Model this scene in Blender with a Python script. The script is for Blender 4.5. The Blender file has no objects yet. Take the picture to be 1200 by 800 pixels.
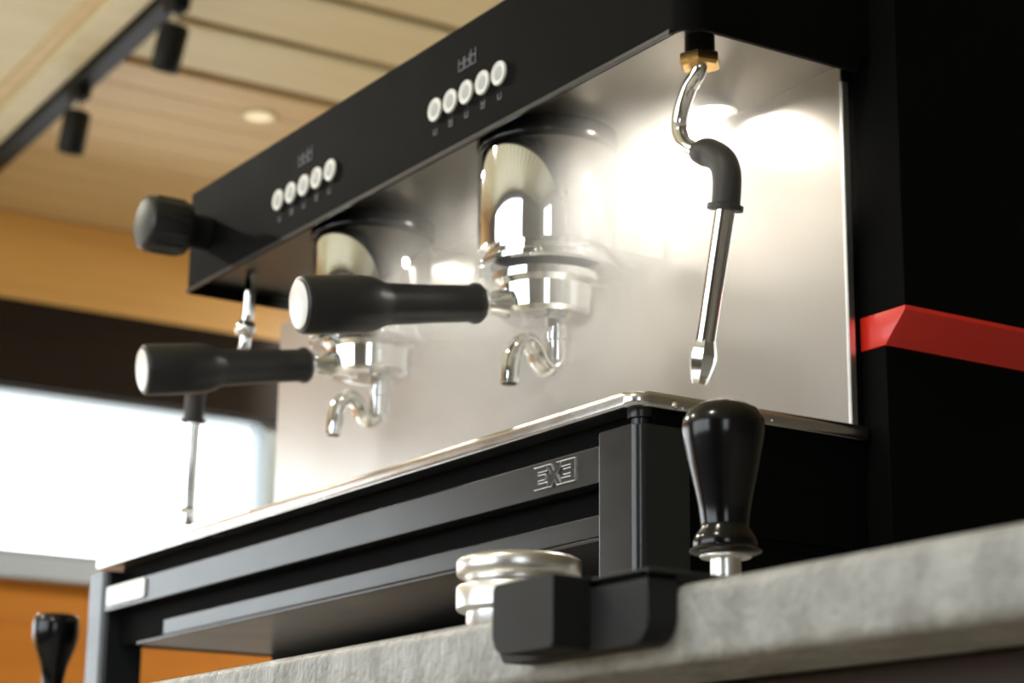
import bpy, bmesh, math, random
from mathutils import Vector, Matrix
random.seed(7)
scene = bpy.context.scene
COL = scene.collection
R = math.radians

# ------------------------------------------------------------------ camera
cam_d = bpy.data.cameras.new('camera'); cam = bpy.data.objects.new('camera', cam_d); COL.objects.link(cam)
right = Vector((0.5407, 0.8412, 0.0102)); down = Vector((-0.2044, 0.1431, -0.9684)); fwd = Vector((-0.8160, 0.5215, 0.2493))
m = Matrix((right, -down, -fwd)).transposed().to_4x4()
m.translation = Vector((0.8527, -0.6186, -0.0968))
cam.matrix_world = m
cam_d.sensor_width = 36.0; cam_d.lens = 74.887
cam_d.clip_start = 0.02; cam_d.clip_end = 60
cam_d.dof.use_dof = True; cam_d.dof.focus_distance = 1.01; cam_d.dof.aperture_fstop = 12.5
scene.camera = cam

# ------------------------------------------------------------------ world, exposure
w = bpy.data.worlds.new('overcast_sky'); scene.world = w; w.use_nodes = True
bg = w.node_tree.nodes['Background']
bg.inputs['Color'].default_value = (0.90, 0.965, 1.0, 1); bg.inputs['Strength'].default_value = 5.0
vs = scene.view_settings
vs.view_transform = 'Standard'; vs.look = 'None'; vs.exposure = 0.0; vs.gamma = 1.0; vs.use_curve_mapping = False

def area(name, loc, direction, sx, sy, power=0, color=(1, 1, 1), portal=False, spread=180, shape='RECTANGLE'):
    d = bpy.data.lights.new(name, 'AREA'); d.shape = shape; d.size = sx; d.size_y = sy; d.energy = power; d.color = color
    d.spread = R(spread)
    o = bpy.data.objects.new(name, d); COL.objects.link(o); o.location = loc
    o.rotation_euler = Vector(direction).to_track_quat('-Z', 'Y').to_euler()
    if portal: d.cycles.is_portal = True
    return o
# daylight enters through the two window openings
area('window_portal', (-4.02, 1.12, 0.86), (1, 0, 0), 1.26, 0.40, portal=True)
area('window_portal', (-4.02, -1.10, 0.55), (1, 0, 0), 2.4, 0.9, portal=True)
area('window_portal', (3.02, -2.0, 0.65), (-1, 0, 0), 1.0, 1.3, portal=True)
area('window_portal', (-0.90, -3.22, 0.72), (0, 1, 0), 3.4, 1.36, portal=True)

# ------------------------------------------------------------------ materials
MATS = {}
def mat(name, color, rough=0.5, metal=0.0, spec=0.5, coat=0.0, noise=None, bump=None, rough_var=None, emit=None, ior=1.5):
    """noise=(scale, colour2, low, high, stretch); bump=(scale, strength, stretch); rough_var=(scale, amount)"""
    mt = bpy.data.materials.new(name); mt.use_nodes = True; nt = mt.node_tree; b = nt.nodes['Principled BSDF']
    b.inputs['Base Color'].default_value = (*color, 1); b.inputs['Roughness'].default_value = rough; b.inputs['Metallic'].default_value = metal
    b.inputs['Specular IOR Level'].default_value = spec; b.inputs['Coat Weight'].default_value = coat; b.inputs['IOR'].default_value = ior; b.inputs['Coat Roughness'].default_value = 0.1
    if emit: b.inputs['Emission Color'].default_value = (*emit[0], 1); b.inputs['Emission Strength'].default_value = emit[1]
    tc = nt.nodes.new('ShaderNodeTexCoord')
    def tex(scale, stretch=(1, 1, 1), detail=5):
        mp = nt.nodes.new('ShaderNodeMapping'); mp.inputs['Scale'].default_value = stretch
        nz = nt.nodes.new('ShaderNodeTexNoise'); nz.inputs['Scale'].default_value = scale; nz.inputs['Detail'].default_value = detail
        nt.links.new(tc.outputs['Object'], mp.inputs['Vector']); nt.links.new(mp.outputs['Vector'], nz.inputs['Vector']); return nz
    if noise:
        sc, c2, lo, hi = noise[:4]; st = noise[4] if len(noise) > 4 else (1, 1, 1)
        nz = tex(sc, st); rp = nt.nodes.new('ShaderNodeValToRGB')
        rp.color_ramp.elements[0].position = lo; rp.color_ramp.elements[0].color = (*color, 1)
        rp.color_ramp.elements[1].position = hi; rp.color_ramp.elements[1].color = (*c2, 1)
        nt.links.new(nz.outputs['Fac'], rp.inputs['Fac']); nt.links.new(rp.outputs['Color'], b.inputs['Base Color'])
    if rough_var:
        nz = tex(rough_var[0], rough_var[2] if len(rough_var) > 2 else (1, 1, 1)); mr = nt.nodes.new('ShaderNodeMapRange')
        mr.inputs['To Min'].default_value = max(0.0, rough - rough_var[1]); mr.inputs['To Max'].default_value = rough + rough_var[1]
        nt.links.new(nz.outputs['Fac'], mr.inputs['Value']); nt.links.new(mr.outputs['Result'], b.inputs['Roughness'])
    if bump:
        nz = tex(bump[0], bump[2] if len(bump) > 2 else (1, 1, 1)); bp = nt.nodes.new('ShaderNodeBump')
        bp.inputs['Strength'].default_value = bump[1]; bp.inputs['Distance'].default_value = bump[3] if len(bump) > 3 else 0.001
        nt.links.new(nz.outputs['Fac'], bp.inputs['Height']); nt.links.new(bp.outputs['Normal'], b.inputs['Normal'])
    MATS[name] = mt; return mt

mat('black_paint', (0.005, 0.005, 0.005), 0.55, spec=0.5, ior=1.08, rough_var=(30, 0.05), bump=(900, 0.05))
mat('black_satin', (0.010, 0.011, 0.012), 0.30, 0.0, rough_var=(40, 0.06))
mat('rail_black', (0.020, 0.023, 0.024), 0.24, 0.0, spec=0.5, rough_var=(25, 0.05, (1, 1, 4)))
mat('black_void', (0.003, 0.003, 0.003), 0.7, spec=0.05, rough_var=(20, 0.05))
mat('black_rubber', (0.014, 0.015, 0.016), 0.6, spec=0.35, bump=(1500, 0.12), rough_var=(60, 0.06))
mat('grip_rubber', (0.030, 0.027, 0.025), 0.5, bump=(1200, 0.1))
mat('handle_plastic', (0.013, 0.013, 0.015), 0.38, bump=(1400, 0.06))
mat('gloss_black', (0.003, 0.003, 0.004), 0.18, spec=0.42, rough_var=(20, 0.03))
mat('chrome', (0.86, 0.86, 0.85), 0.05, 1.0, rough_var=(15, 0.02))
mat('steel_tube', (0.80, 0.80, 0.80), 0.12, 1.0, rough_var=(60, 0.04))
mat('tray_steel', (0.76, 0.75, 0.73), 0.24, 1.0, rough_var=(45, 0.08), bump=(260, 0.06))
mat('panel_steel', (0.58, 0.55, 0.51), 0.28, 1.0, noise=(14, (0.54, 0.51, 0.47), 0.4, 0.7, (1, 1, 0.3)))
mat('flange_steel', (0.92, 0.92, 0.90), 0.35, 1.0, rough_var=(40, 0.05))
mat('aluminium', (0.86, 0.85, 0.83), 0.30, 1.0, bump=(700, 0.06, (1, 1, 8)))
mat('brass', (0.66, 0.40, 0.13), 0.25, 1.0, rough_var=(80, 0.08))
mat('white_plastic', (0.86, 0.88, 0.88), 0.35, rough_var=(50, 0.05))
mat('badge_chrome', (0.95, 0.96, 0.97), 0.36, 1.0, rough_var=(90, 0.04))
mat('polished_cap', (0.97, 0.98, 0.99), 0.25, 0.0, rough_var=(50, 0.04))
mat('underside_steel', (0.15, 0.135, 0.115), 0.33, 1.0, rough_var=(20, 0.05))
mat('button_grey', (0.42, 0.43, 0.42), 0.4, rough_var=(90, 0.05))
mat('button_white', (0.88, 0.88, 0.86), 0.35, rough_var=(90, 0.05))
mat('print_grey', (0.16, 0.16, 0.19), 0.6, rough_var=(90, 0.05))
mat('red_paint', (0.85, 0.035, 0.02), 0.30, coat=0.2, rough_var=(40, 0.05))
mat('knob_cap', (0.05, 0.055, 0.045), 0.5, 0.0, spec=0.3, rough_var=(60, 0.05))
mat('stone', (0.40, 0.405, 0.40), 0.42, noise=(60, (0.25, 0.25, 0.24), 0.36, 0.70, (1, 1, 0.8)), bump=(170, 0.8, (1, 1, 0.7), 0.003), rough_var=(30, 0.1))
mat('cabinet_wood', (0.030, 0.010, 0.006), 0.5, noise=(8, (0.016, 0.006, 0.004), 0.4, 0.7, (1, 1, 8)))
mat('ceiling_cream', (0.84, 0.80, 0.56), 0.55, noise=(3, (0.78, 0.73, 0.48), 0.4, 0.7, (6, 0.5, 1)))
mat('ceiling_tan', (0.80, 0.64, 0.37), 0.5, noise=(4, (0.73, 0.56, 0.30), 0.4, 0.7, (6, 0.4, 1)))
mat('ceiling_joint', (0.42, 0.30, 0.15), 0.7, noise=(6, (0.34, 0.23, 0.11), 0.4, 0.7))
mat('wall_ochre', (0.86, 0.50, 0.15), 0.5, noise=(5, (0.78, 0.43, 0.115), 0.4, 0.7, (1, 0.4, 6)))
mat('wall_orange', (0.46, 0.165, 0.014), 0.45, noise=(5, (0.40, 0.135, 0.010), 0.4, 0.7, (1, 0.4, 5)))
mat('dark_wood', (0.018, 0.012, 0.007), 0.85, spec=0.15, noise=(5, (0.013, 0.008, 0.005), 0.4, 0.7, (1, 0.4, 6)))
mat('wall_plaster', (0.33, 0.30, 0.26), 0.7, noise=(3, (0.29, 0.26, 0.22), 0.4, 0.7))
mat('wall_brown', (0.12, 0.10, 0.08), 0.7, noise=(3, (0.10, 0.085, 0.065), 0.4, 0.7))
mat('floor_tile', (0.58, 0.52, 0.42), 0.45, noise=(5, (0.50, 0.45, 0.36), 0.4, 0.7))
mat('frame_grey', (0.30, 0.34, 0.35), 0.45, rough_var=(20, 0.05))
mat('sill_grey', (0.42, 0.48, 0.54), 0.45, rough_var=(20, 0.05))
mat('track_black', (0.010, 0.011, 0.010), 0.5, spec=0.2, rough_var=(20, 0.05))
mat('downlight_glow', (1, 0.9, 0.7), 0.5, emit=((1.0, 0.80, 0.50), 0.55))
mat('fill_lamp_glow', (1, 0.9, 0.75), 0.5, emit=((1.0, 0.88, 0.68), 60.0))  # diffusers of the added, unseen ceiling fill lamps
mat('led_glow', (1, 0.97, 0.9), 0.5, emit=((1.0, 0.93, 0.80), 25.0))
def glass_mat():
    mt = bpy.data.materials.new('window_glass'); mt.use_nodes = True; nt = mt.node_tree; nt.nodes.clear()
    o = nt.nodes.new('ShaderNodeOutputMaterial'); mx = nt.nodes.new('ShaderNodeMixShader'); tr = nt.nodes.new('ShaderNodeBsdfTransparent')
    gl = nt.nodes.new('ShaderNodeBsdfGlossy'); gl.inputs['Roughness'].default_value = 0.02; fr = nt.nodes.new('ShaderNodeFresnel'); fr.inputs['IOR'].default_value = 1.3
    nt.links.new(fr.outputs[0], mx.inputs[0]); nt.links.new(tr.outputs[0], mx.inputs[1]); nt.links.new(gl.outputs[0], mx.inputs[2]); nt.links.new(mx.outputs[0], o.inputs[0])
    MATS['window_glass'] = mt
glass_mat()

# ------------------------------------------------------------------ helpers
def link_mesh(name, bm, material, parent=None, smooth=35, wn=False):
    bmesh.ops.recalc_face_normals(bm, faces=bm.faces)
    me = bpy.data.meshes.new(name); bm.to_mesh(me); bm.free()
    if smooth:
        for p in me.polygons: p.use_smooth = True
        me.set_sharp_from_angle(angle=R(smooth))
    me.materials.append(MATS[material])
    o = bpy.data.objects.new(name, me); COL.objects.link(o)
    if wn:
        md = o.modifiers.new('flat_faces', 'WEIGHTED_NORMAL'); md.weight = 100; md.keep_sharp = True
    if parent is not None:
        o.parent = parent; o.matrix_parent_inverse = parent_world(parent).inverted()
    return o
def parent_world(o):
    mt = Matrix.LocRotScale(o.location, o.rotation_euler, o.scale)
    if o.parent: return parent_world(o.parent) @ o.matrix_parent_inverse @ mt
    return mt
def thing(name, label, cat, loc=(0, 0, 0), group=None):
    o = bpy.data.objects.new(name, None); COL.objects.link(o); o.location = loc; o.empty_display_size = 0.02
    o['label'] = label; o['category'] = cat
    if group: o['group'] = group
    return o
def tag(o, label=None, cat=None, group=None, kind=None):
    if label: o['label'] = label
    if cat: o['category'] = cat
    if group: o['group'] = group
    if kind: o['kind'] = kind
    return o
def b_box(bm, x0, x1, y0, y1, z0, z1, bev=0.0, seg=2):
    vs_ = [bm.verts.new((x, y, z)) for x in (x0, x1) for y in (y0, y1) for z in (z0, z1)]
    fs = [(0, 1, 3, 2), (4, 6, 7, 5), (0, 4, 5, 1), (2, 3, 7, 6), (0, 2, 6, 4), (1, 5, 7, 3)]
    faces = [bm.faces.new([vs_[i] for i in f]) for f in fs]
    if bev > 0:
        es = list({e for f in faces for e in f.edges})
        bmesh.ops.bevel(bm, geom=es, offset=bev, segments=seg, profile=0.5, affect='EDGES')
def box(name, x0, x1, y0, y1, z0, z1, material, parent=None, bev=0.0, seg=2):
    bm = bmesh.new(); b_box(bm, x0, x1, y0, y1, z0, z1, bev, seg); return link_mesh(name, bm, material, parent, 35, bev > 0)
def rounded_poly(pts, radii, seg=6):
    out = []; n = len(pts)
    for i in range(n):
        p = Vector(pts[i]); a = Vector(pts[i - 1]); c = Vector(pts[(i + 1) % n]); r = radii[i] if isinstance(radii, (list, tuple)) else radii
        if r <= 0: out.append(p); continue
        d1 = (a - p).normalized(); d2 = (c - p).normalized(); ang = d1.angle(d2); t = r / math.tan(ang / 2)
        p1 = p + d1 * t; p2 = p + d2 * t; cen = p + (d1 + d2).normalized() * (r / math.sin(ang / 2))
        a1 = math.atan2(p1.y - cen.y, p1.x - cen.x); a2 = math.atan2(p2.y - cen.y, p2.x - cen.x); da = a2 - a1
        while da > math.pi: da -= 2 * math.pi
        while da < -math.pi: da += 2 * math.pi
        for k in range(seg + 1): out.append(cen + Vector((math.cos(a1 + da * k / seg), math.sin(a1 + da * k / seg))) * r)
    return out
def b_prism(bm, poly, axis, lo, hi, bev=0.0, bseg=2):
    def P(q, h): return {'x': (h, q[0], q[1]), 'y': (q[0], h, q[1]), 'z': (q[0], q[1], h)}[axis]
    A = [bm.verts.new(P(q, lo)) for q in poly]; B = [bm.verts.new(P(q, hi)) for q in poly]; n = len(poly)
    fa = bm.faces.new(A); fb = bm.faces.new(list(reversed(B)))
    for i in range(n): bm.faces.new((A[i], B[i], B[(i + 1) % n], A[(i + 1) % n]))
    if bev > 0: bmesh.ops.bevel(bm, geom=list(fa.edges) + list(fb.edges), offset=bev, segments=bseg, profile=0.5, affect='EDGES')
def prism(name, poly, axis, lo, hi, material, parent=None, bev=0.0, smooth=35):
    bm = bmesh.new(); b_prism(bm, poly, axis, lo, hi, bev); return link_mesh(name, bm, material, parent, smooth, True)
def b_lathe(bm, prof, seg=40, mtx=None):
    rings = []
    for r, z in prof:
        if r < 1e-6: rings.append([bm.verts.new((0, 0, z))])
        else: rings.append([bm.verts.new((r * math.cos(2 * math.pi * k / seg), r * math.sin(2 * math.pi * k / seg), z)) for k in range(seg)])
    new = [v for r_ in rings for v in r_]
    for a, b in zip(rings, rings[1:]):
        if len(a) == 1 and len(b) == 1: continue
        for k in range(seg):
            j = (k + 1) % seg
            if len(a) == 1: bm.faces.new((a[0], b[k], b[j]))
            elif len(b) == 1: bm.faces.new((a[k], a[j], b[0]))
            else: bm.faces.new((a[k], a[j], b[j], b[k]))
    if len(rings[0]) > 1: bm.faces.new(list(reversed(rings[0])))
    if len(rings[-1]) > 1: bm.faces.new(rings[-1])
    if mtx is not None: bmesh.ops.transform(bm, matrix=mtx, verts=new)
def lathe(name, prof, material, parent=None, seg=40, mtx=None, smooth=35):
    bm = bmesh.new(); b_lathe(bm, prof, seg, mtx); return link_mesh(name, bm, material, parent, smooth)
def along(p, d):
    """matrix that takes local +Z to direction d, at point p"""
    return Matrix.Translation(Vector(p)) @ Vector(d).to_track_quat('Z', 'Y').to_matrix().to_4x4()
def spline(pts, n=8):
    P = [Vector(p) for p in pts]; P = [P[0] * 2 - P[1]] + P + [P[-1] * 2 - P[-2]]; out = []
    for i in range(1, len(P) - 2):
        for k in range(n):
            t = k / n; a, b, c, d = P[i - 1], P[i], P[i + 1], P[i + 2]
            out.append(0.5 * ((2 * b) + (c - a) * t + (2 * a - 5 * b + 4 * c - d) * t * t + (3 * b - a - 3 * c + d) * t ** 3))
    out.append(P[-2]); return out
def b_tube(bm, pts, rad, seg=16, flat=1.0):
    P = [Vector(p) for p in pts]; n = len(P)
    rr = rad if isinstance(rad, (list, tuple)) else [rad] * n
    T = [(P[min(i + 1, n - 1)] - P[max(i - 1, 0)]).normalized() for i in range(n)]
    N = T[0].orthogonal().normalized(); rings = []
    for i in range(n):
        N = (N - T[i] * N.dot(T[i])).normalized(); B = T[i].cross(N)
        rings.append([bm.verts.new(P[i] + (N * math.cos(2 * math.pi * k / seg) + B * math.sin(2 * math.pi * k / seg) * flat) * rr[i]) for k in range(seg)])
    for a, b in zip(rings, rings[1:]):
        for k in range(seg): bm.faces.new((a[k], a[(k + 1) % seg], b[(k + 1) % seg], b[k]))
    bm.faces.new(list(reversed(rings[0]))); bm.faces.new(rings[-1])
def tube(name, pts, rad, material, parent=None, seg=16, smooth=50):
    bm = bmesh.new(); b_tube(bm, pts, rad, seg); return link_mesh(name, bm, material, parent, smooth)
def copy_tree(o, parent=None):
    c = o.copy(); COL.objects.link(c)
    if parent is not None: c.parent = parent
    for ch in list(o.children): copy_tree(ch, c)
    return c

# ------------------------------------------------------------------ the room
XL, XR, YF, YB, ZF, ZC = -4.0, 3.0, -3.2, 3.2, -0.9, 1.5
def struct(o): o['kind'] = 'structure'; return o
struct(box('floor', XL - .1, XR + .1, YF - .1, YB + .1, ZF - .05, ZF, 'floor_tile'))
ceiling = struct(box('ceiling', XL - .1, XR + .1, YF - .1, YB + .1, ZC + .012, ZC + .06, 'ceiling_joint'))
x = -2.43 - 0.24 * 2 + 0.02
wide = None
while x < XR:
    x1 = min(x + 0.205, XR)
    if wide is None:
        wide = box('plank', 0, 0.205, YF, YB, ZC, ZC + .012, 'ceiling_cream', ceiling, 0.003, 1); wide.location = (x, 0, 0)
    else:
        c = wide.copy(); COL.objects.link(c); c.location = (x, 0, 0)
        if x + .205 > XR: c.scale = ((XR - x) / .205, 1, 1)
    x += 0.24
x = -2.43 - 0.24 * 2 - 0.02 - 0.118
narrow = None
while x > XL - 0.05:
    if narrow is None:
        narrow = box('plank', 0, 0.114, YF, YB, ZC, ZC + .012, 'ceiling_tan', ceiling, 0.002, 1); narrow.location = (x, 0, 0)
    else:
        c = narrow.copy(); COL.objects.link(c); c.location = (x, 0, 0)
    x -= 0.118
struct(box('wall_back', XL - .1, XR + .1, YB, YB + .1, ZF, ZC, 'wall_plaster'))
QY0, QY1, QZ0, QZ1 = -2.5, -1.5, 0.0, 1.30
wr = bmesh.new()
b_box(wr, XR, XR + .1, YF, YB, ZF, QZ0); b_box(wr, XR, XR + .1, YF, YB, QZ1, ZC); b_box(wr, XR, XR + .1, YF, QY0, QZ0, QZ1); b_box(wr, XR, XR + .1, QY1, YB, QZ0, QZ1)
struct(link_mesh('wall_right', wr, 'wall_plaster', None, 0))
w4 = bmesh.new()
b_box(w4, XR + .02, XR + .06, QY0, QY1, QZ0, QZ0 + .05); b_box(w4, XR + .02, XR + .06, QY0, QY1, QZ1 - .05, QZ1)
for k in range(3):
    yy = QY0 + (QY1 - QY0 - .05) * k / 2; b_box(w4, XR + .02, XR + .06, yy, yy + .05, QZ0 + .05, QZ1 - .05)
window_4 = struct(link_mesh('window_4', w4, 'dark_wood', None, 0))
for k in range(2):
    yy = QY0 + (QY1 - QY0 - .05) * k / 2 + .05; box('pane', XR + .038, XR + .043, yy, yy + (QY1 - QY0 - .05) / 2 - .05, QZ0 + .05, QZ1 - .05, 'window_glass', window_4)
# left wall: a ribbon window (rounded upper corner at its far end) and a taller one nearer the front
WY0, WY1, WZ0, WZ1 = 0.50, 1.745, 0.665, 1.055
UY0, UY1, UZ0, UZ1 = -2.3, 0.10, 0.10, 1.00
wl = bmesh.new()
b_box(wl, XL - .1, XL, YF, YB, ZF, UZ0); b_box(wl, XL - .1, XL, YF, WY0, UZ1, ZC); b_box(wl, XL - .1, XL, WY0, YB, WZ1, ZC); b_box(wl, XL - .1, XL, YF, UY0, UZ0, UZ1); b_box(wl, XL - .1, XL, UY1, WY0, UZ0, UZ1)
b_box(wl, XL - .1, XL, WY0, YB, UZ0, WZ0); b_box(wl, XL - .1, XL, WY1, YB, WZ1 - .06, WZ1); b_box(wl, XL - .1, XL, WY1, YB, WZ0, WZ1)
wall_left = struct(link_mesh('wall_left', wl, 'wall_ochre', None, 0))
box('lower_panel', XL, XL + .015, UY1 + .08, YB, ZF + .001, WZ0 - .065, 'wall_orange', wall_left)
win = bmesh.new()
b_box(win, XL, XL + .02, WY0 - .05, WY1 + .10, WZ1 - .005, WZ1 + .02); b_box(win, XL, XL + .02, WY0 - .05, WY1 + .1, WZ0 - .012, WZ0 + .005)
b_box(win, XL, XL + .02, WY0 - .05, WY0, WZ0, WZ1); b_box(win, XL, XL + .02, WY1 - .01, WY1 + .10, WZ0, WZ1)
b_box(win, XL - .1, XL, WY1 - .008, WY1 + .001, WZ0, WZ1); b_box(win, XL - .1, XL, WY0, WY1, WZ1 - .004, WZ1 + .001); b_box(win, XL - .1, XL, WY0, WY1, WZ0 - .001, WZ0 + .003)
r_ = 0.05; cz = WZ1 - .005
fil = [Vector((WY1 - .01, cz))] + [Vector((WY1 - .01 - r_ + r_ * math.sin(t), cz - (r_ - r_ * math.cos(t)))) for t in [k * math.pi / 16 for k in range(8, -1, -1)]]
b_prism(win, fil, 'x', XL, XL + .02)
window_1 = struct(link_mesh('window_1', win, 'frame_grey', None, 0))
box('pane', XL - .045, XL - .040, WY0, WY1, WZ0, WZ1, 'window_glass', window_1)
box('window_sill', XL, XL + .045, WY0 - .05, WY1 + .1, WZ0 - .065, WZ0 - .012, 'sill_grey', window_1, .004)
w3 = bmesh.new()
b_box(w3, XL - .06, XL - .02, UY0, UY1, UZ0, UZ0 + .05); b_box(w3, XL - .06, XL - .02, UY0, UY1, UZ1 - .05, UZ1)
for k in range(4):
    yy = UY0 + (UY1 - UY0 - .05) * k / 3; b_box(w3, XL - .06, XL - .02, yy, yy + .05, UZ0 + .05, UZ1 - .05)
window_3 = struct(link_mesh('window_3', w3, 'frame_grey', None, 0))
for k in range(3):
    yy = UY0 + (UY1 - UY0 - .05) * k / 3 + .05; box('pane', XL - .043, XL - .038, yy, yy + (UY1 - UY0 - .05) / 3 - .05, UZ0 + .05, UZ1 - .05, 'window_glass', window_3)
struct(box('trim_1', XL, XL + .06, UY1 + .08, YB, 1.056, 1.264, 'dark_wood'))
# ceiling beam beside the lamp track
def ty(x): return .8348 - .038 * (x + 3.5453)          # the track and its beam run slightly askew to the planks
def askew(name, o0, o1, z0, z1, material, x0=XL, x1=XR, bev=.003):
    return prism(name, [(x0, ty(x0) + o0), (x1, ty(x1) + o0), (x1, ty(x1) + o1), (x0, ty(x0) + o1)], 'z', z0, z1, material, None, bev)
struct(askew('trim_2', -.085, -.026, ZC - .030, ZC, 'ceiling_cream'))
struct(askew('trim_3', -.115, -.085, ZC - .012, ZC, 'ceiling_tan'))
struct(askew('trim_4', -1.6, -.115, ZC - .004, ZC, 'ceiling_cream'))
# front wall (behind the camera) with a wide window
VX0, VX1, VZ0, VZ1 = -2.6, 0.8, 0.05, 1.40
wf = bmesh.new()
b_box(wf, XL, XR, YF - .1, YF, ZF, VZ0); b_box(wf, XL, XR, YF - .1, YF, VZ1, ZC); b_box(wf, XL, VX0, YF - .1, YF, VZ0, VZ1); b_box(wf, VX1, XR, YF - .1, YF, VZ0, VZ1)
struct(link_mesh('wall_front', wf, 'wall_brown', None, 0))
w2 = bmesh.new()
b_box(w2, VX0, VX1, YF - .06, YF - .02, VZ0, VZ0 + .05); b_box(w2, VX0, VX1, YF - .06, YF - .02, VZ1 - .05, VZ1)
nb = 4
for k in range(nb + 1):
    xx = VX0 + (VX1 - VX0 - .06) * k / nb; b_box(w2, xx, xx + .06, YF - .06, YF - .02, VZ0 + .05, VZ1 - .05)
window_2 = struct(link_mesh('window_2', w2, 'dark_wood', None, 0))
for k in range(nb):
    xx = VX0 + (VX1 - VX0 - .06) * k / nb + .06; box('pane', xx, xx + (VX1 - VX0 - .06) / nb - .06, YF - .043, YF - .038, VZ0 + .05, VZ1 - .05, 'window_glass', window_2)

# lamp track with two hanging spotlights
track = askew('lamp_track', -.021, .021, ZC - .045, ZC, 'track_black', -3.9, 0.6)
tag(track, 'long black lamp track fixed under the plank ceiling', 'lamp track')
def spotlight(x, label, d):
    y = ty(x)
    t = thing('spotlight', label, 'spotlight', (x, y, ZC - .045), 'spotlights on the lamp track')
    b = bmesh.new(); b_box(b, x - .03, x + .03, y - .015, y + .015, ZC - .068, ZC - .045, .003); link_mesh('adapter', b, 'track_black', t)
    tube('stem', [(x, y, ZC - .066), (x, y, ZC - .092)], .008, 'steel_tube', t, 10)
    prof = [(.0, 0), (.023, 0), (.027, .006), (.027, .082), (.025, .086), (.022, .086), (.020, .065), (0, .065)]
    lathe('lamp_head', prof, 'track_black', t, 28, along((x, y, ZC - .090), Vector(d).normalized()))
    return t
spotlight(-2.50, 'black cylinder spotlight on the lamp track, farther from the window wall', (-.28, -.10, -1))
spotlight(-3.02, 'black cylinder spotlight on the lamp track, closer to the window wall', (-.20, -.06, -1))
dl = thing('downlight', 'small round downlight set in the pale ceiling planks', 'lamp', (-3.055, 1.23, ZC))
lathe('bezel', [(.040, 0), (.040, -.005), (.034, -.007), (.029, -.005), (.029, -.0005)], 'ceiling_cream', dl, 32, Matrix.Translation((-3.055, 1.23, ZC)))
lathe('lens', [(0, -.0045), (.0285, -.0040), (.0285, -.001), (0, -.001)], 'downlight_glow', dl, 32, Matrix.Translation((-3.055, 1.23, ZC)))
# unseen ceiling lamps, added to brighten the ochre wall and the room
def fill_lamp(x, y, label, power=12):
    t = thing('fill_lamp', label, 'lamp', (x, y, ZC), 'added round fill lamps')
    lathe('lamp_ring', [(.085, 0), (.085, -.02), (.07, -.024), (.068, -.006)], 'white_plastic', t, 32, Matrix.Translation((x, y, ZC)))
    lathe('diffuser', [(0, -.012), (.069, -.012), (.069, -.008), (0, -.008)], 'fill_lamp_glow', t, 32, Matrix.Translation((x, y, ZC)))
    o = area('fill_lamp_light', (x, y, ZC - .026), (0, 0, -1), .13, .13, power, (1, .95, .84), shape='DISK')
    o.parent = t; o.matrix_parent_inverse = parent_world(t).inverted()
fill_lamp(0.4, -1.3, 'added round fill lamp over the open floor in front of the counter')
fill_lamp(-2.9, -0.4, 'added round fill lamp close to the tall window in the ochre wall', 30)
fill_lamp(-3.2, 2.3, 'added round fill lamp in the corner past the end of the lamp track', 30)
fill_lamp(-1.6, -1.3, 'added round fill lamp between the counter and the ribbon window')

# ------------------------------------------------------------------ counter
YE = -0.203
counter = thing('counter', 'grey mottled stone counter with a dark wooden cabinet below', 'counter', (0, .3, ZF))
sl = bmesh.new(); prof = rounded_poly([(YE, -.026), (YE, 0), (.85, 0), (.85, -.026)], [.004, .005, .005, .004], 5); b_prism(sl, prof, 'x', -1.6, 1.9)
link_mesh('worktop', sl, 'stone', counter)
box('cabinet_front', -1.56, 1.86, YE + .045, .80, ZF, -.0262, 'cabinet_wood', counter, .002, 1)

# ------------------------------------------------------------------ espresso machine
em = thing('espresso_machine', 'black two-group espresso machine with chrome groups, steel splash panel and red side stripe', 'espresso machine', (-.35, .2, 0))
HX0, HX1, HY, HZ0, HZ1 = -.638, .008, .030, .3525, .4325
YP = .152; PX0, PX1 = -.715, -.006
# head
poly = rounded_poly([(HX0, HY), (HX1, HY), (HX1, .42), (HX0, .42)], [.006, .014, 0, 0], 6)
head = prism('head_cover', poly, 'z', HZ0 + .010, HZ1, 'black_paint', em)
inner = rounded_poly([(HX0, HY), (HX1, HY), (HX1, YP), (HX1 - .003, YP), (HX1 - .003, HY + .003), (HX0 + .003, HY + .003), (HX0 + .003, YP), (HX0, YP)], [.006, .014, 0, 0, .011, .003, 0, 0], 6)
prism('head_skirt', inner, 'z', HZ0, HZ0 + .010, 'black_paint', head)
box('edge_strip', HX0 + .004, HX1 - .014, HY - .0012, HY + .0005, HZ0 - .001, HZ0 + .0022, 'black_satin', head, .0004, 1)
prism('underside_sheet', rounded_poly([(HX0 + .003, HY + .003), (HX1 - .003, HY + .003), (HX1 - .003, YP), (HX0 + .003, YP)], [.003, .013, 0, 0], 6), 'z', HZ0 + .0088, HZ0 + .0098, 'underside_steel', head)
box('body', PX0, PX1 - .001, YP + .002, .44, .05, HZ0 + .009, 'black_paint', em, .002)
splash = box('splash_panel', PX0, PX1 - .002, YP, YP + .0015, .1502, HZ0 + .010, 'panel_steel', em)
box('panel_flange', PX1 - .0022, PX1 + .0006, YP - .0015, YP + .0035, .150, HZ0 - .001, 'flange_steel', splash, .0005, 1)
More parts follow.
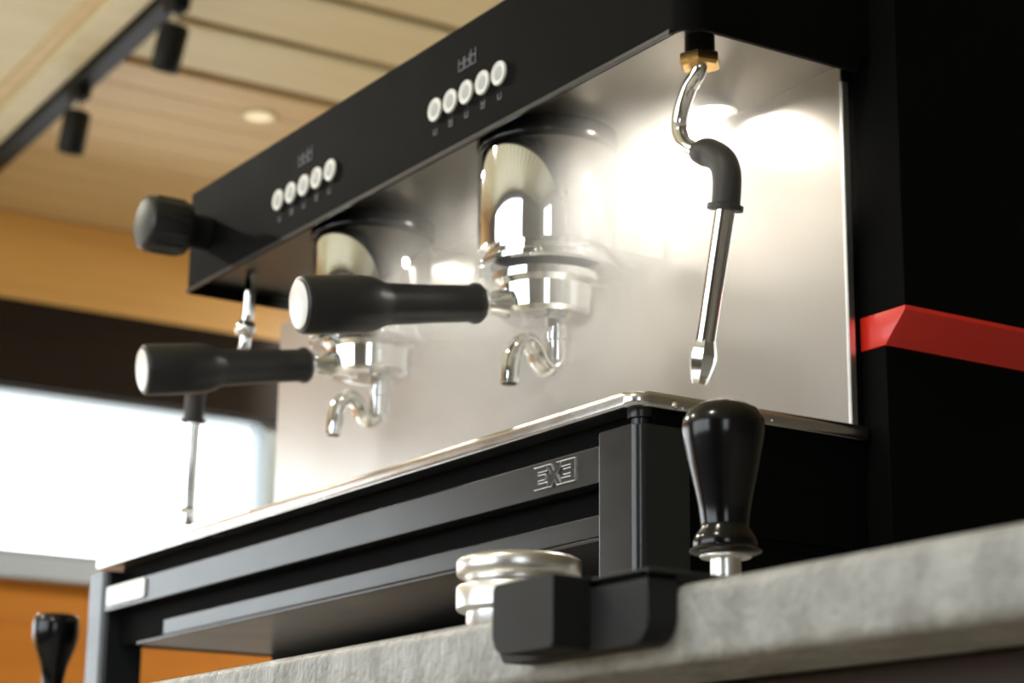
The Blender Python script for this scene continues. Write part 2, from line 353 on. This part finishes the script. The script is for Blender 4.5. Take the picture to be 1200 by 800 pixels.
# side cover: proud upper part, red tapering band, recessed lower part
SX, SL, SY = .0284, .0124, .161
box('side_cover_upper', PX1 - .03, SX, SY, .46, .2132, HZ1 - .001, 'black_paint', em, .0012)
box('side_cover_lower', PX1 - .03, SL, SY, .46, .03, .1935, 'black_paint', em, .0012)
bm = bmesh.new(); r0 = [(PX1 - .03, .1938), (SL + .0004, .1938), (SX + .0006, .2105), (SX + .0006, .2130), (PX1 - .03, .2130)]
b_prism(bm, r0, 'y', SY - .0006, .46, .0005); link_mesh('red_band', bm, 'red_paint', em)
# drip tray rim
poly = rounded_poly([(-.722, .0), (0, 0), (0, .160), (-.722, .160)], [.010, .010, .004, .004], 6)
bm = bmesh.new(); b_prism(bm, poly, 'z', .1420, .1500, .0030, 4); tray = link_mesh('drip_tray', bm, 'tray_steel', em, 60)
bm = bmesh.new(); 
for (cx, cy, cz, rr) in ((-.0002, .026, .1445, .0022), (-.0002, .031, .1432, .0013), (-.0002, .090, .1447, .0010), (-.002, .055, .1502, .0014), (-.004, .067, .1502, .0018), (-.003, .075, .1502, .0011), (-.005, .083, .1502, .0013)):
    bmesh.ops.create_uvsphere(bm, u_segments=12, v_segments=8, radius=rr, matrix=Matrix.Translation((cx, cy, cz)))
drops = link_mesh('water_drops', bm, 'chrome', tray); drops['kind'] = 'stuff'
# base
BX0, BX1 = -.731, 0.0
box('base_body', BX0 + .034, BX1 - .004, .016, .150, .082, .1418, 'black_void', em)
rail = box('upper_rail', BX0 + .032, BX1 - .035, .003, .016, .1072, .1268, 'rail_black', em, .0008)
box('lower_rail', -.592, BX1 - .035, .006, .016, .0800, .0915, 'rail_black', em, .0008)
box('underside_plate', -.640, BX1 - .035, .006, .150, .0775, .0798, 'rail_black', em, .0006)
def leg(x0, x1, y0, y1, z1, nm='leg'):
    poly = rounded_poly([(x0, y0), (x1, y0), (x1, y1), (x0, y1)], [.002, .006, .002, .002], 5)
    return prism(nm, poly, 'z', .0, z1, 'rail_black', em, .0006)
leg(BX1 - .035, BX1, .002, .036, .1330); leg(BX0, BX0 + .032, .002, .036, .1395)
leg(BX1 - .035, BX1 - .004, .40, .434, .06); leg(BX0 + .02, BX0 + .05, .40, .434, .06)
box('side_skirt', BX1 - .010, BX1 - .006, .036, .159, .004, .1418, 'black_paint', em)
box('side_skirt', BX1 - .010, BX1 - .006, .161, .44, .004, .040, 'black_paint', em)
lathe('corner_pin', [(.005, .133), (.005, .1378), (.007, .1380), (.007, .142)], 'black_satin', em, 20, Matrix.Translation((-.012, .013, 0)))
# white plate at the far end of the rail
poly = rounded_poly([(-.692, .1105), (-.620, .1105), (-.620, .1255), (-.692, .1255)], .003, 4)
prism('rail_plate', poly, 'y', .0012, .0032, 'polished_cap', rail, .0004)
# raised badge EX3
def letter(strokes, x0, sc_x, parent):
    for grow, y0, y1, mt, nm in ((.00055, .0018, .0032, 'badge_chrome', 'badge_letter'), (0.0, .0014, .0020, 'rail_black', 'letter_face')):
        bm = bmesh.new()
        for poly in strokes:
            P = [Vector((x0 + a * sc_x, .1120 + b_ * .0115)) for a, b_ in poly]
            cen = sum(P, Vector((0, 0))) / len(P)
            if grow:
                n = len(P); Q = []
                for i in range(n):
                    d1 = (P[i] - P[i - 1]).normalized(); d2 = (P[(i + 1) % n] - P[i]).normalized()
                    n1 = Vector((d1.y, -d1.x)); n2 = Vector((d2.y, -d2.x)); q = n1 + n2
                    if q.length < 1e-6: q = n1
                    q = q.normalized() / max(.35, math.sqrt((1 + n1.dot(n2)) / 2)); Q.append(P[i] + q * grow)
                P = Q
            b_prism(bm, P, 'y', y0, y1)
        o = link_mesh(nm, bm, mt, parent, 30); parent = o
    return o
Es = [[(0, 0), (.95, 0), (.95, .2), (.22, .2), (.22, .40), (.80, .40), (.80, .60), (.22, .60), (.22, .8), (.95, .8), (.95, 1), (0, 1)]]
Xs = [[(0, 0), (.26, 0), (.50, .36), (.74, 0), (1, 0), (.65, .5), (1, 1), (.74, 1), (.50, .64), (.26, 1), (0, 1), (.35, .5)]]
Ts = [[(.05, 0), (1, 0), (1, .45), (.93, .5), (1, .55), (1, 1), (.05, 1), (.05, .8), (.76, .8), (.76, .6), (.2, .6), (.2, .4), (.76, .4), (.76, .2), (.05, .2)]]
letter(Es, -.0940, .0125, rail); letter(Xs, -.0815, .0125, rail); letter(Ts, -.0685, .0125, rail)
# buttons and printed marks
def button(x):
    b = lathe('button', [(.0058, 0), (.0078, 0), (.0078, .0012), (.0073, .0018), (.0063, .0018), (.0058, .0012)], 'button_white', head, 28, along((x, HY, .3857), (0, -1, 0)))
    lathe('button_face', [(0, .0), (.0059, .0), (.0059, .0010), (.004, .0013), (0, .0014)], 'button_grey', b, 28, along((x, HY, .3857), (0, -1, 0)))
for x in (-.2554, -.2364, -.2175, -.1980, -.1791): button(x)
for x in (-.4779, -.4577, -.4376, -.4180, -.3979): button(x)
def mark(x, z, wd, h, kind):
    bm = bmesh.new(); y0, y1 = HY - .0003, HY + .0002; t = .0007
    b_box(bm, x, x + t, y0, y1, z, z + h); b_box(bm, x + wd - t, x + wd, y0, y1, z, z + h); b_box(bm, x + t, x + wd - t, y0, y1, z, z + t)
    if kind: b_box(bm, x + t, x + wd - t, y0, y1, z + h * .55, z + h * .55 + t)
    link_mesh('printed_mark', bm, 'print_grey', head, 0)
for base_x in (-.2175, -.4376):
    for k in range(3): mark(base_x - .0105 + k * .0072, .4025, .0062, .0085 if k < 2 else .0105, 1)
    for k in range(5): mark(base_x + (k - 2) * .0191 - .002, .3690, .0042, .004 + .001 * (k % 2), k % 2)
# steam knob at the far end of the head
KX, KZ = -.604, .393
knob = lathe('steam_knob', [(0, 0), (.013, 0), (.013, .012), (.0155, .016), (.0205, .018), (.0215, .022), (.0215, .046), (.0205, .0505), (.0185, .052), (.0185, .0505), (0, .0505)], 'handle_plastic', em, 40, along((KX, HY, KZ), (0, -1, 0)))
lathe('knob_cap', [(0, .0506), (.0180, .0506), (.0180, .0520), (.0168, .0526), (0, .0526)], 'knob_cap', knob, 40, along((KX, HY, KZ), (0, -1, 0)))
for k in range(12):
    a = 2 * math.pi * k / 12; c = Vector((KX + .0213 * math.cos(a), 0, KZ + .0213 * math.sin(a)))
    tube('knob_rib', [(c.x, HY - .023, c.z), (c.x, HY - .046, c.z)], .0014, 'handle_plastic', knob, 8)
# groups
GY = .080
def group_head(gx):
    neck = box('group_neck', gx - .028, gx + .028, GY, YP, .2835, .346, 'chrome', em, .004, 3)
    lathe('group_collar', [(.0405, .349), (.0438, .3505), (.0445, .353), (.0445, .361), (.043, .3628), (0, .3628)], 'gloss_black', neck, 56, Matrix.Translation((gx, GY, 0)))
    lathe('group_bell', [(.030, .272), (.0410, .272), (.0425, .2735), (.0425, .2765), (.0398, .2785), (.0398, .2815), (.0425, .2835), (.0432, .287), (.0435, .345), (.0425, .348), (.040, .3495)], 'chrome', neck, 64, Matrix.Translation((gx, GY, 0)))
    for a in (-140, -100, -40):
        c = Vector((gx + .0425 * math.cos(R(a)), GY + .0425 * math.sin(R(a)), .275)); d = Vector((math.cos(R(a)), math.sin(R(a)), 0))
        lathe('bolt', [(.0022, -.002), (.0022, .001), (.0012, .0018), (0, .0018)], 'chrome', neck, 12, along(c, d))
GX1, GX2 = -.2017, -.4262
group_head(GX1); group_head(GX2)
# steam wands
def steam_wand(pipe_pts, grip_pts, wand_pts, tip_len, nut):
    pts = spline(pipe_pts, 8); wnd = tube('steam_wand', pts, .0046, 'chrome', em, 20)
    if nut:
        nx, ny, nz = pipe_pts[0]
        lathe('wand_nut', [(.0042, -.0190), (.0105, -.0190), (.0120, -.0175), (.0120, -.0125), (.0105, -.0115), (0, -.0115)], 'brass', wnd, 6, Matrix.Translation((nx, ny, HZ0 + .010)) @ Matrix.Rotation(.3, 4, 'Z'), 20)
        lathe('wand_mount', [(.0085, -.0118), (.0085, -.0002), (0, -.0002)], 'black_satin', wnd, 24, Matrix.Translation((nx, ny, HZ0 + .010)))
    else:
        nx, ny, nz = pipe_pts[0]
        lathe('ball_joint', [(0, -.008)] + [(.008 * math.cos(R(t)), .008 * math.sin(R(t))) for t in range(-70, 80, 15)] + [(0, .008)], 'chrome', wnd, 24, Matrix.Translation(Vector(pipe_pts[2])))
    gp = spline(grip_pts, 8); n = len(gp); rr = []
    for i in range(n):
        t = i / (n - 1); r = .0074 + .0005 * math.sin(t * 3)
        if t < .12: r = .0060 + .0022 * (t / .12)
        if .12 <= t < .2: r = .0080
        if t > .86: r = .0098
        rr.append(r)
    tube('rubber_grip', gp, rr, 'grip_rubber', wnd, 24)
    a, b = Vector(wand_pts[0]), Vector(wand_pts[1]); tube('wand_pipe', [a, a.lerp(b, .5), b], [.0058, .0056, .0054], 'steel_tube', wnd, 24)
    d = (b - a).normalized()
    lathe('nozzle', [(.0052, -.003), (.0062, 0), (.0077, .006), (.0072, .011), (.0050, tip_len - .002), (.0038, tip_len), (0, tip_len)], 'steel_tube', wnd, 7, along(b - d * .001, d), 20)
y = .06
steam_wand([(-.0195, y, .3585), (-.0206, y, .3425), (-.0292, y, .3352), (-.0364, y, .3244), (-.0389, y, .3141), (-.0336, y, .3035), (-.0207, y, .2947)],
           [(-.0222, y, .2952), (-.0102, y, .2907), (-.0005, y, .2829), (.0027, y, .2734), (.0017, y, .2607), (.0006, y, .2556)],
           [(.0011, y, .2580), (-.0184, y, .1850)], .0215, True)
steam_wand([(-.583, y, .3600), (-.5853, y, .3306), (-.5886, y, .3178), (-.5915, y, .3015), (-.6140, y, .290), (-.6500, y, .2930)],
           [(-.645, y, .2930), (-.6677, y, .2900), (-.6764, y, .2806), (-.6776, y, .2660), (-.6780, y, .2600)],
           [(-.6780, y, .2630), (-.6801, y, .1900)], .013, False)
# work lights under the head
for lx, ly in ((-.098, .132), (-.3225, .132)):
    l = lathe('work_light', [(.012, .0), (.0135, -.001), (.0135, -.005), (.0105, -.005), (.0105, -.0004)], 'chrome', em, 28, Matrix.Translation((lx, ly, HZ0 + .0098)))
    lathe('light_lens', [(0, -.0035), (.0104, -.0035), (.0104, -.001), (0, -.001)], 'led_glow', l, 28, Matrix.Translation((lx, ly, HZ0 + .0098)))
    o = area('work_light_beam', (lx, ly, HZ0 + .0035), (0, -.15, -1), .020, .020, .55 if lx > -.2 else .16, (1, .93, .80), shape='DISK', spread=180)
    o.parent = l; o.matrix_parent_inverse = parent_world(l).inverted()

# ------------------------------------------------------------------ portafilters
def portafilter(label):
    t = thing('portafilter', label, 'portafilter', (0, 0, 0), 'portafilters locked into the groups')
    lathe('filter_body', [(0, -.0235), (.012, -.0235), (.014, -.0220), (.0270, -.0215), (.0300, -.0190), (.0310, -.004), (.0350, -.001), (.0350, .004), (0, .004)], 'chrome', t, 48)
    # lugs
    # the handle points to local -Y, drooping
    dr = R(8); d = Vector((0, -math.cos(dr), -math.sin(dr))); q = Vector((0, -.032, -.0155))
    lathe('handle_neck', [(.0100, -.004), (.0075, .004), (.0068, .010), (.0092, .0105), (.0092, .0135), (0, .0135)], 'chrome', t, 24, along(q, d))
    h = lathe('handle', [(0, .0130), (.0108, .0130), (.0124, .0150), (.0126, .018), (.0112, .0205), (.0116, .045), (.0126, .074), (.0132, .0775), (.0152, .0815), (.0166, .0865), (.0173, .0930), (.0174, .1275), (.0166, .1300), (.0145, .1310), (0, .1310)], 'handle_plastic', t, 40, along(q, d))
    lathe('end_cap', [(0, .1300), (.0142, .1300), (.0142, .1316), (.0132, .1321), (0, .1321)], 'polished_cap', h, 40, along(q, d))
    # curved spout: a threaded stem, then a trough that dips, arches over and ends pointing down
    lathe('spout_stem', [(0, -.0215), (.0075, -.0215), (.0075, -.0295), (.0088, -.0300), (.0088, -.0345), (.0078, -.0350), (.0078, -.0480), (.0060, -.0500), (0, -.0500)], 'chrome', t, 28, Matrix.Translation((0, .008, 0)))
    path = spline([(0, .008, -.0440), (0, .0065, -.0500), (0, .0010, -.0535), (0, -.0045, -.0490), (0, -.0080, -.0420), (0, -.0140, -.0370), (0, -.0205, -.0410), (0, -.0240, -.0520), (0, -.0250, -.0650)], 7)
    bm = bmesh.new(); rings = []; n = len(path); seg = 20
    for i, p in enumerate(path):
        T_ = (path[min(i + 1, n - 1)] - path[max(i - 1, 0)]).normalized(); X_ = Vector((1, 0, 0)); B_ = T_.cross(X_); f = i / (n - 1)
        wx = .0070 + .0030 * math.sin(math.pi * min(1, f * 1.15)); wt = .0040 + .0016 * f
        rings.append([bm.verts.new(p + X_ * wx * math.cos(2 * math.pi * k / seg) + B_ * wt * math.sin(2 * math.pi * k / seg)) for k in range(seg)])
    core = [bm.verts.new(Vector((v.co.x * .72, path[-1].y + (v.co.y - path[-1].y) * .65, path[-1].z + .008))) for v in rings[-1]]
    lipr = [bm.verts.new(Vector((v.co.x * .80, path[-1].y + (v.co.y - path[-1].y) * .72, v.co.z))) for v in rings[-1]]
    for a_, b_ in list(zip(rings, rings[1:])) + [(rings[-1], lipr), (lipr, core)]:
        for k in range(seg): bm.faces.new((a_[k], a_[(k + 1) % seg], b_[(k + 1) % seg], b_[k]))
    bm.faces.new(list(reversed(rings[0]))); bm.faces.new(core)
    link_mesh('spout', bm, 'chrome', t, 50)
    return t
pf = portafilter('black handled chrome portafilter in the group beside the steam wand with brass nut')
def place(t, gx, rz, z):
    t.location = (gx, GY, z); t.rotation_euler = (0, 0, rz)
pf2 = copy_tree(pf); pf2['label'] = 'black handled chrome portafilter in the group on the steam knob side'
place(pf, GX1, R(-6), .2645); place(pf2, GX2, R(-8), .2715)

# ------------------------------------------------------------------ things on the counter
# tamper with tapered gloss black handle
tp = thing('tamper', 'glossy black handled tamper with steel base beside the espresso machine', 'tamper', (.186, -.09, 0))
T = Matrix.Translation((.186, -.09, 0))
lathe('tamper_base', [(0, 0), (.0280, 0), (.0285, .001), (.0285, .011), (.027, .0125), (.010, .0160), (0, .0160)], 'aluminium', tp, 48, T)
lathe('stem', [(.0062, .0160), (.0062, .0345), (0, .0345)], 'aluminium', tp, 24, T)
hz0, hz1 = .0315, .0962
lathe('handle', [(0, .0335), (.0115, .0335), (.0142, .0343), (.0148, .0352), (.0142, .0362), (.0130, .0370), (.0132, .0385), (.0122, .0415), (.0100, .0445), (.0098, .0465), (.0108, .054), (.0142, .070), (.0163, .080), (.0170, .0850), (.0165, .0890), (.0140, .0932), (.0090, .0960), (.004, .0970), (0, .0972)], 'gloss_black', tp, 48, T, 60)
lathe('washer', [(0, .0325), (.0100, .0325), (.0105, .0330), (.0105, .0337), (0, .0337)], 'aluminium', tp, 40, T)
# second tamper / distribution tool
ds = thing('coffee_distributor', 'silver two-tier round coffee distributor on the stone counter edge', 'coffee tool', (.150, -.165, 0))
T = Matrix.Translation((.150, -.165, 0))
lathe('foot', [(0, 0), (.0205, 0), (.0208, .0005), (.0208, .0095), (0, .0095)], 'aluminium', ds, 56, T)
lathe('lower_ring', [(0, .0085), (.0225, .0085), (.0240, .0088), (.0248, .0096), (.0248, .0178), (.0244, .0184), (.0212, .0196), (.0205, .0205), (0, .0205)], 'aluminium', ds, 56, T)
lathe('upper_ring', [(0, .0200), (.0205, .0203), (.0212, .0210), (.0244, .0226), (.0248, .0232), (.0248, .0282), (.0243, .0290), (.0222, .0300), (.0215, .0302), (0, .0303)], 'aluminium', ds, 56, T)
# tamping mat with a lip over the counter edge
tm = thing('tamping_mat', 'black rubber tamping mat with stepped lip hooked over the counter edge', 'mat', (.25, -.19, 0))
poly = rounded_poly([(.236, YE - .012), (.3035, YE - .012), (.3035, -.150), (.205, -.150), (.205, YE - .0005)], [.001, .004, .004, .003, .001], 4)
prism('mat_plate', [(.2105, YE - .012), (.3035, YE - .012), (.3035, -.150), (.2105, -.150)], 'z', .0, .0042, 'black_rubber', tm, .0008)
poly = rounded_poly([(.215, .0035), (.3035, .0035), (.3035, -.0200), (.215, -.0200)], [.001, .001, .0085, .004], 8)
prism('front_lip', poly, 'y', YE - .012, YE - .0004, 'black_rubber', tm, .0008)
poly = rounded_poly([(.2340, .0045), (.2713, .0045), (.2713, -.0195), (.2340, -.0195)], [.002, .001, .002, .006], 6)
prism('stop_block', poly, 'y', YE - .027, YE - .0115, 'black_rubber', tm, .0007)
# small flared tamper past the far end of the machine
tf = thing('tamper', 'black flared tamper handle in front of the orange wood panel', 'tamper', (-.80, .003, 0))
T = Matrix.Translation((-.80, .003, 0))
lathe('tamper_base', [(0, 0), (.026, 0), (.0265, .001), (.0265, .014), (.010, .018), (0, .018)], 'aluminium', tf, 40, T)
lathe('stem', [(.0065, .018), (.0065, .045), (0, .045)], 'aluminium', tf, 20, T)
lathe('handle', [(0, .044), (.0085, .044), (.0090, .048), (.0085, .062), (.0110, .075), (.0160, .088), (.0185, .098), (.0188, .108), (.0175, .1135), (.0155, .1150), (0, .1152)], 'gloss_black', tf, 40, T, 60)

# ------------------------------------------------------------------ steam between the groups and the splash panel
def steam_mat():
    mt = bpy.data.materials.new('steam'); mt.use_nodes = True; nt = mt.node_tree; nt.nodes.clear()
    N = nt.nodes.new; L = nt.links.new
    out = N('ShaderNodeOutputMaterial'); vol = N('ShaderNodeVolumeScatter'); vol.inputs['Color'].default_value = (1, .985, .96, 1); vol.inputs['Anisotropy'].default_value = 0.25
    tc = N('ShaderNodeTexCoord'); ln = N('ShaderNodeVectorMath'); ln.operation = 'LENGTH'
    mp = N('ShaderNodeMapping'); mp.inputs['Scale'].default_value = (1 / .375, 1 / .072, 1 / .128)
    L(tc.outputs['Object'], mp.inputs['Vector']); L(mp.outputs['Vector'], ln.inputs[0])
    fo = N('ShaderNodeMapRange'); fo.interpolation_type = 'SMOOTHSTEP'; fo.inputs['From Min'].default_value = 0.98; fo.inputs['From Max'].default_value = 0.30
    L(ln.outputs['Value'], fo.inputs['Value'])
    nz = N('ShaderNodeTexNoise'); nz.inputs['Scale'].default_value = 12; nz.inputs['Detail'].default_value = 4; nz.inputs['Distortion'].default_value = .6
    L(tc.outputs['Object'], nz.inputs['Vector'])
    nr = N('ShaderNodeMapRange'); nr.inputs['From Min'].default_value = .35; nr.inputs['From Max'].default_value = .70; nr.inputs['To Min'].default_value = .12; nr.inputs['To Max'].default_value = 1.7
    L(nz.outputs['Fac'], nr.inputs['Value'])
    m1 = N('ShaderNodeMath'); m1.operation = 'MULTIPLY'; m2 = N('ShaderNodeMath'); m2.operation = 'MULTIPLY'; m2.inputs[1].default_value = 8.0
    pl = N('ShaderNodeVectorMath'); pl.operation = 'DISTANCE'; pl.inputs[1].default_value = (.175, .030, .055); L(tc.outputs['Object'], pl.inputs[0])
    pf_ = N('ShaderNodeMapRange'); pf_.interpolation_type = 'SMOOTHSTEP'; pf_.inputs['From Min'].default_value = .13; pf_.inputs['From Max'].default_value = 0.0; pf_.inputs['To Max'].default_value = 2.2; pf_.inputs['To Min'].default_value = 1.0
    L(pl.outputs['Value'], pf_.inputs['Value']); m3 = N('ShaderNodeMath'); m3.operation = 'MULTIPLY'; L(fo.outputs[0], m3.inputs[0]); L(pf_.outputs[0], m3.inputs[1])
    L(m3.outputs[0], m1.inputs[0]); L(nr.outputs[0], m1.inputs[1]); L(m1.outputs[0], m2.inputs[0]); L(m2.outputs[0], vol.inputs['Density']); L(vol.outputs[0], out.inputs['Volume'])
    MATS['steam'] = mt
steam_mat()
bm = bmesh.new(); bmesh.ops.create_icosphere(bm, subdivisions=4, radius=1.0)
for v in bm.verts:
    p = v.co.copy(); k = 1 + .05 * math.sin(5 * p.x + 3 * p.z) + .04 * math.sin(7 * p.z - 4 * p.x)
    q = [math.copysign(abs(c) ** .75, c) for c in p]
    v.co = Vector((q[0] * .380 * k, q[1] * .0660, q[2] * .112 * k))
st = link_mesh('steam', bm, 'steam', None, 60); st.location = (-.265, .0840, .2720)
tag(st, 'pale cloud of steam drifting in front of the splash panel', 'steam', kind='stuff')
scene.cycles.volume_bounces = 1
